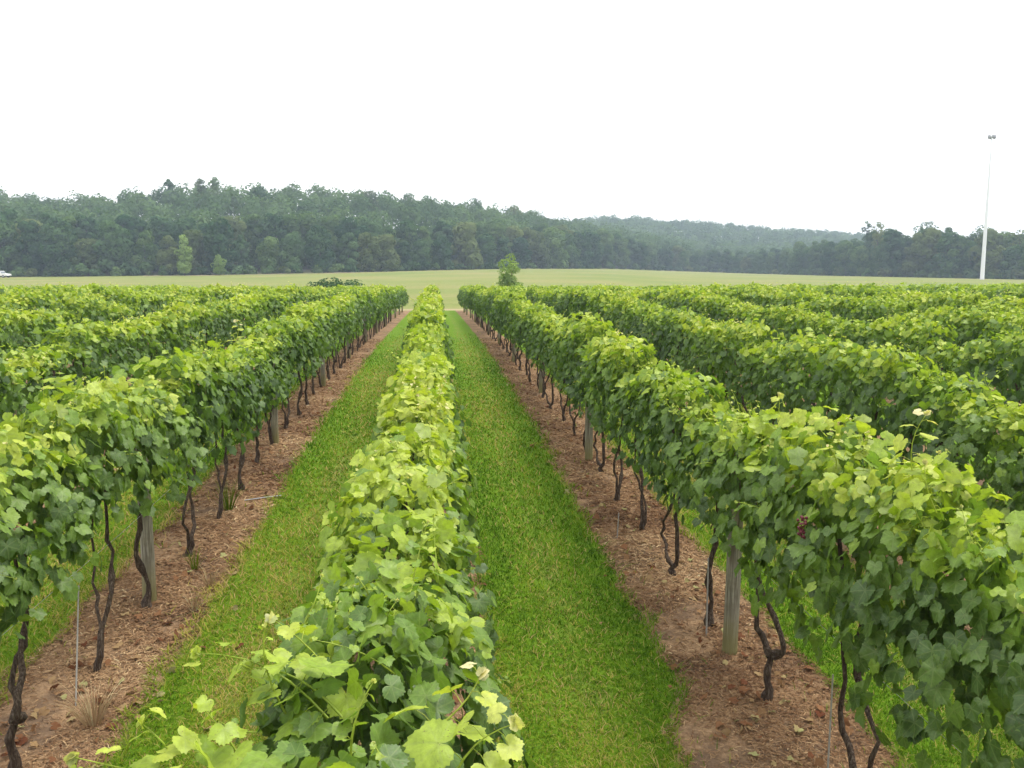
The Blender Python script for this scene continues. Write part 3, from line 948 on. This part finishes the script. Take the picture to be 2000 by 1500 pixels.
weed('green_weed', -2.85, 9.9, .28, 30, .5, 'little green weed beside the twin trunks past the left post', M['blade'], .1, 4)

# ------------------------------------------------------------------ trees
def crown_mesh(seed, mat, h, rad, base, n, lobes, size=(.45, .95), taper=.8, tpl=T3, gaps=.0):
    rng = np.random.default_rng(seed)
    cs, rs_ = [], []
    for k in range(lobes):
        t = (k + .5) / lobes
        lr = rad * rng.uniform(.36, .60) * (1 - .25 * t)
        zc = base + lr * .6 + (h - base - lr * 1.5) * t ** .85
        prof = rad * taper * (math.sin(min(1, (.30 + .62 * t)) * math.pi) ** .6)
        a = k * 2.4 + rng.uniform(-.5, .5); rr_ = prof * rng.uniform(.35, 1.0) - lr * .25
        cs.append((math.cos(a) * rr_, math.sin(a) * rr_, zc + rng.normal(0, .35))); rs_.append(lr)
    cs = np.array(cs); rs_ = np.array(rs_)
    w_ = rs_ ** 2 / (rs_ ** 2).sum()
    who = rng.choice(lobes, n, p=w_)
    d = norm(rng.normal(0, 1, (n, 3)) + [0, 0, .25])
    rad_f = rng.uniform(.62, 1.06, n) ** .5
    wob = 1 + .18 * np.sin(d[:, 0] * 7 + who) * np.sin(d[:, 1] * 6 + who * 2) * np.cos(d[:, 2] * 5)
    pos = cs[who] + d * (rs_[who] * rad_f * wob)[:, None] * [1, 1, .85]
    N = d + rng.normal(0, .24, (n, 3)) + [0, 0, .08]
    a = rng.uniform(0, 6.3, n)
    T = np.stack([np.cos(a), np.sin(a), np.full(n, -.5)], 1)
    lob_t = rng.uniform(-.28, .28, lobes)
    tone = np.clip(.42 + lob_t[who] + rng.normal(0, .10, n), 0, 1)
    v, f, t, l = make_leaves(rng, pos, N, T, rng.uniform(*size, n), tone, tpl, 1.0)
    return mesh_np('crown', v, f, mat, {'tone': t}), cs

def tree_trunk_mesh(seed, h, cs, r0):
    rng = np.random.default_rng(seed); b = MB()
    top = h * .82
    p = smooth_path([(0, 0, -.6), (.05, .03, h * .25), (rng.normal(0, .2), rng.normal(0, .2), h * .5), (rng.normal(0, .3), rng.normal(0, .3), top)], 4)
    b.tube(p, np.linspace(r0, r0 * .3, len(p)), 7)
    for c in cs[::2]:
        z0 = max(h * .2, c[2] - h * .16)
        i = int(np.argmin(np.abs(p[:, 2] - z0)))
        q0 = p[i]
        b.tube(smooth_path([q0, (q0 + c) / 2 + [0, 0, -.3], c], 3), np.linspace(r0 * .38, r0 * .12, 7), 5)
    return b.mesh('trunk', M['tree_bark'])

KINDS = [('crown_dark', 'dark green', 'broad'), ('crown_mid', 'mid green', 'tall'), ('crown_olive', 'olive green', 'rounded'), ('crown_dark', 'deep green', 'narrow'), ('crown_mid', 'green', 'layered')]
VAR = []
for k in range(14):
    kd = KINDS[k % 5]
    h = [19, 20, 17, 20, 18][k % 5] + (k % 3)
    rad = [5.4, 4.6, 5.0, 4.0, 5.2][k % 5]
    cm, cs = crown_mesh(500 + k, M[kd[0]], h, rad * 1.32, [-1.0, .3, -1.2, -.6, -.8][k % 5], 4600, 16 + k % 6, (.55, 1.3))
    VAR.append((kd, h, cm, tree_trunk_mesh(600 + k, h, cs, .24)))

def section(u):
    for lim, s in ((70, 'behind the white pickup'), (330, 'between pickup and pale lime tree'), (560, 'around the pale lime tree'), (800, 'beyond the dark field bush'), (960, 'left of the lone sapling'), (1060, 'behind the lone sapling'),
                   (1240, 'right of the lone sapling'), (1480, 'under the hazy far hill'), (1700, 'right of the hazy far hill'), (1890, 'left of the tall mast')):
        if u < lim: return s
    return 'right of the tall mast'

rt = random.Random(4)
def plant(u, Z, want_h, where, var=None):
    (kd, h, cm, tm) = VAR[rt.randrange(len(VAR)) if var is None else var]
    x, y, z = at(u, Z)
    s = want_h / h
    o = empty('forest_tree', (x, y, z - .2), rt.uniform(0, 6.3))
    w_ = s * rt.uniform(.92, 1.2)
    o.scale = (w_, w_, s)
    link('crown', cm, o); link('trunk', tm, o)
    lab = '%s %s tree, %s of the wood, %s' % (kd[2], kd[1], where, section(u))
    tag(o, lab, 'tree', lab.replace(' tree', ' trees', 1))
    return o

# front canopy heights (metres) by image column
HU = [0, 150, 300, 450, 600, 750, 900, 1000, 1180, 1300, 1380, 1450, 1600, 1700, 1800, 1900, 2000]
HF = [19, 19, 18, 18, 18, 18, 18, 19, 19, 15, 14, 14, 17, 19.5, 20, 18.5, 17]
ntree = 0
u = -60.0
while u < 2070:
    F = float(interp(u, EU, EF)); hh = float(interp(u, HU, HF))
    plant(u, F + rt.uniform(1.5, 5), hh * rt.uniform(.55, 1.02), 'front'); ntree += 1
    u += rt.uniform(5.5, 10.5) * FPX / F * .88
u = -70.0
while u < 2080:
    F = float(interp(u, EU, EF)); hh = float(interp(u, HU, HF))
    plant(u, F + rt.uniform(14, 26), hh * rt.uniform(.88, 1.08), 'second rank'); ntree += 1
    u += rt.uniform(6, 9) * FPX / F * .82
# undergrowth along the edge
sh = []
for k in range(4):
    cm, cs = crown_mesh(700 + k, M[['crown_mid', 'crown_dark', 'crown_olive', 'crown_mid'][k]], 3.4, 2.4, .1, 500, 7, (.45, .95))
    sh.append(cm)
u = -30.0
while u < 2040:
    F = float(interp(u, EU, EF))
    x, y, z = at(u, F - rt.uniform(-1, 1.5))
    o = link('forest_shrub', rt.choice(sh), None, (x, y, z - .3), (0, 0, rt.uniform(0, 6.3)))
    s = rt.uniform(.6, 1.25); o.scale = (s * 1.2, s * 1.2, s)
    lab = 'low green shrub at the foot of the wood, ' + section(u)
    tag(o, lab, 'shrub', 'shrubs at the foot of the wood, ' + section(u))
    u += rt.uniform(3.2, 7) * FPX / F

# singular trees the photograph lets one pick out
def special(name, u, Z, h, rad, base, n, lobes, mat, label, size=(.4, .8), r0=.2, taper=.8, seed=1, tpl=T3, dz=-.1):
    x, y, z = at(u, Z)
    o = empty(name, (x, y, z + dz))
    cm, cs = crown_mesh(seed, M[mat], h, rad, base, n, lobes, size, taper, tpl)
    link('crown', cm, o); link('trunk', tree_trunk_mesh(seed + 50, h, cs, r0), o)
    tag(o, label, 'tree')
    return o
special('lime_tree', 366, 247, 11.5, 2.7, .3, 1500, 20, 'crown_lime', 'slim pale lime-green tree standing out against the dark wood edge', (.4, .8), .15, .8, 801)
special('lime_tree', 432, 248, 6.0, 2.5, .1, 800, 12, 'crown_lime', 'short bright green bushy tree right of the pale lime tree', (.4, .75), .12, .8, 802)
for k, (u, yt, Zb, rad, lab) in enumerate([(345, 352, 370, 2.0, 'thin-topped tree rising above the ridge, left of the tallest crowns'), (405, 352, 365, 2.4, 'ragged tree on the ridge just left of its tallest crown'),
        (432, 346, 365, 2.8, 'tallest ragged tree poking above the wooded ridge'), (515, 364, 370, 4.0, 'open-crowned tree on the ridge right of its tallest crown'), (725, 369, 385, 4.6, 'pointed dark crown on the ridge above the field bush'),
        (803, 376, 395, 3.6, 'narrow dark crown on the ridge left of the lone sapling'), (928, 387, 430, 4.2, 'dark crown standing on the ridge above and left of the sapling'), (1005, 403, 455, 4, 'rounded crown on the ridge line straight above the sapling')]):
    x, y, z = at(u, Zb)
    h = (541 - yt) / FPX * Zb + CAMZ - z
    special('ridge_tree', u, Zb, h, rad * 1.5, h * .25, 1900, 15, ['crown_dark', 'crown_olive', 'crown_mid'][k % 3], lab, (.5, 1.0), .25, .8, 820 + k)
for k, (u, yt, rad, lab) in enumerate([(1683, 432, 2.2, 'narrow spire-topped tree at the left end of the right wood'), (1704, 430, 2.6, 'open-topped tree next to the spire-topped one in the right wood'), (1797, 429, 5.5, 'big spreading tree rising above the right wood left of the mast'), (1903, 437, 4.5, 'dark domed tree immediately left of the mast'),
        (1978, 446, 4.0, 'sparse tree with sky showing through, right of the mast')]):
    F = float(interp(u, EU, EF)) + 12
    x, y, z = at(u, F)
    h = (541 - yt) / FPX * F + CAMZ - z
    special('tall_tree', u, F, h, rad * 1.35, h * .25, 900 if k in (0, 1, 4) else 1700, 12, ['crown_dark', 'crown_olive', 'crown_mid'][k % 3], lab, (.45, .95), .25, .85, 840 + k)

# the sapling and the bush in the field behind the rows
special('sapling', 996, 86, 5.5, 1.55, .3, 2600, 20, 'crown_lime', 'lone young green tree standing in the field behind the vine rows', (.13, .26), .06, .85, 861, T2)
x, y, z = at(655, 92)
cm, cs = crown_mesh(871, M['crown_dark'], 3.1, 2.4, .2, 2400, 16, (.13, .28), .9, T2)
o = link('field_bush', cm, None, (x, y, z), (0, 0, .05)); o.scale = (1.6, 1.2, 1.05)
tag(o, 'low dark green bush in the field behind the left vine rows', 'bush')

# wooded slopes behind: nobody can count those crowns
rng = np.random.default_rng(77)
L = Leaves()
def dome(u, Z, h, rad, n, size):
    x, y, z = at(u, Z)
    d = norm(rng.normal(0, 1, (n, 3)) * [1, 1, .8] + [0, 0, .45])
    k = rng.integers(0, 4, n)
    vs = max(1.2, .46 * h / rad)
    off = rng.normal(0, rad * .36, (4, 3)) * [1, 1, .6]
    pos = off[k] + d * (rad * rng.uniform(.5, .8, n))[:, None] * [1, 1, vs] + [x, y, z + h - rad * vs * .92]
    N = d + rng.normal(0, .26, (n, 3)); a = rng.uniform(0, 6.3, n)
    t0 = rng.uniform(.1, .9)
    v, f, t, l = make_leaves(rng, pos, N, np.stack([np.cos(a), np.sin(a), np.full(n, -.4)], 1), rng.uniform(*size, n), np.clip(t0 + rng.normal(0, .09, n), 0, 1), T3)
    L.add(v, f, t)
for tier in range(9):
    u = -120.0
    while u < 1330:
        F = float(interp(u, EU, EF))
        Z = F + 34 + tier * 15 + rng.uniform(-6, 6)
        dome(u, Z, rng.uniform(14, 19), rng.uniform(4.6, 7.4), 420, (.9, 1.8))
        u += rng.uniform(8, 14) * FPX / Z
u = 1330.0
for tier in range(2):
    u = 1330.0
    while u < 2120:
        F = float(interp(u, EU, EF)); Z = F + 32 + tier * 16 + rng.uniform(-6, 6)
        dome(u, Z, float(interp(u, HU, HF)) * rng.uniform(.8, .95), rng.uniform(3.8, 5.2), 300, (.9, 1.9))
        u += rng.uniform(6, 10) * FPX / Z
for tier in range(16):
    u = 1000.0
    while u < 1960:
        Z = 620 + tier * 24 + rng.uniform(-10, 10)
        dome(u, Z, rng.uniform(14, 19), rng.uniform(4.8, 7.0), 150, (1.5, 2.8))
        u += rng.uniform(9, 14) * FPX / Z
tag(link('woodland', L.mesh('woodland', M['wood_mass'])), 'dense woods covering the ridge and the hazy far hill', 'woods', kind='stuff')

# ------------------------------------------------------------------ white pickup at the left edge of the field
x, y, z = at(9.5, 238)
car = empty('pickup_truck', (x, y, z + .02), -R(20))
tag(car, 'white pickup truck parked at the wood edge, nose to the right', 'pickup')
prof = np.array([(-2.75, .62), (-2.75, 1.02), (-1.05, 1.06), (-.85, 1.12), (-.5, 1.10), (1.0, 1.12), (2.3, 1.06), (2.68, .98), (2.75, .62), (2.65, .48), (-2.6, .48)])
def extrude(b, prof, hw, inset=0.0):
    n = len(prof)
    v = [(p[0], -hw + inset, p[1]) for p in prof] + [(p[0], hw - inset, p[1]) for p in prof]
    f = [[i, (i + 1) % n, n + (i + 1) % n, n + i] for i in range(n)]
    b.add(v, f)
    c = prof.mean(0)
    for s in (0, 1):
        vv = [(p[0], (-hw + inset) * (1 - 2 * s), p[1]) for p in prof] + [(c[0], (-hw + inset) * (1 - 2 * s), c[1])]
        b.add(vv, [[i, (i + 1) % n, n] for i in range(n)])
b = MB(); extrude(b, prof, .95); b.build('body', M['white_paint'], car, False)
b = MB(); extrude(b, np.array([(-1.15, 1.10), (-.85, 1.80), (.15, 1.84), (.45, 1.78), (1.1, 1.115)]), .84); cab = b.build('cab', M['white_paint'], car, False)
for s in (-1, 1):
    for x0, x1 in ((-.95, -.15), (-.05, .80)):
        b = MB()
        b.add([(x0, s * .85, 1.2), (x1, s * .85, 1.2), (x1 - .28 if x1 > 0 else x1, s * .85, 1.68), (x0 + (.18 if x0 < -.5 else 0), s * .85, 1.68), (x0, s * .835, 1.2), (x1, s * .835, 1.2), (x1 - .28 if x1 > 0 else x1, s * .835, 1.68), (x0 + (.18 if x0 < -.5 else 0), s * .835, 1.68)],
              [[0, 1, 2, 3], [7, 6, 5, 4], [0, 4, 5, 1], [1, 5, 6, 2], [2, 6, 7, 3], [3, 7, 4, 0]])
        b.build('window', M['glass'], cab, False)
b = MB(); b.add([(1.06, -.75, 1.16), (1.06, .75, 1.16), (.52, .72, 1.74), (.52, -.72, 1.74)], [[0, 1, 2, 3]]); b.build('windscreen', M['glass'], cab, False)
for sx_ in (-1.75, 1.75):
    for s in (-1, 1):
        b = MB(); b.tube([(sx_, s * .72, .36), (sx_, s * .97, .36)], .38, 18)
        wv = b.build('wheel', M['tyre'], car, False)
        b = MB(); b.tube([(sx_, s * .96, .36), (sx_, s * .985, .36)], .21, 14); b.build('rim', M['rim'], wv, False)
for s in (-1, 1):
    b = MB(); b.box((2.74, s * .72, .86), (.06, .32, .16)); b.build('headlight', M['lamp'], car, False)
b = MB(); b.box((2.78, 0, .56), (.14, 1.8, .18)); b.build('bumper', M['rim'], car, False)

# ------------------------------------------------------------------ mast: tall pale monopole with an antenna head
x, y, z = at(1911.0, 288)
top = (541 - 270) / FPX * 288 + CAMZ - .5
mast = empty('antenna_mast', (x, y, z))
tag(mast, 'tall tapering white mast with a dark antenna head, at the wood edge', 'mast')
H = top - z
b = MB(); b.tube([(0, 0, -.5), (0, 0, H * .33), (0, 0, H * .66), (0, 0, H)], [.68, .54, .36, .16], 16); b.build('pole', M['galv'], mast)
b = MB()
th = np.linspace(0, 2 * np.pi, 13)
b.tube([(math.cos(a) * 1.0, math.sin(a) * 1.0, H - 1.0) for a in th], .07, 5, cap=False)
for a in th[:-1:4]:
    b.tube([(0, 0, H - 1.0), (math.cos(a) * 1.0, math.sin(a) * 1.0, H - 1.0)], .05, 5)
b.build('platform', M['antenna'], mast)
for k in range(6):
    a = k * math.pi / 3 + .3
    b = MB(); b.box((math.cos(a) * 1.12, math.sin(a) * 1.12, H - .75), (.22, .55, 1.3), a); b.build('antenna_panel', M['antenna'], mast, False)
b = MB(); b.tube([(.9, 0, H - .85), (2.5, -.2, H - .85)], [.07, .05], 5); b.build('side_arm', M['antenna'], mast)

# ------------------------------------------------------------------ haze
hm = NT('haze')
vol = hm.n('ShaderNodeVolumePrincipled')
vol.inputs['Color'].default_value = (.68, .81, 1.0, 1)
vol.inputs['Density'].default_value = .00042
vol.inputs['Anisotropy'].default_value = .0
hm.link(vol.outputs[0], hm.out.inputs['Volume'])
b = MB(); b.box((0, 0, 38), (2560, 2560, 84))
tag(b.build('haze', hm.m, None, False), 'thin pale summer haze over the valley', 'haze', kind='stuff')
print('trees', ntree, 'vines', len(chosen), 'rest', len(rest))
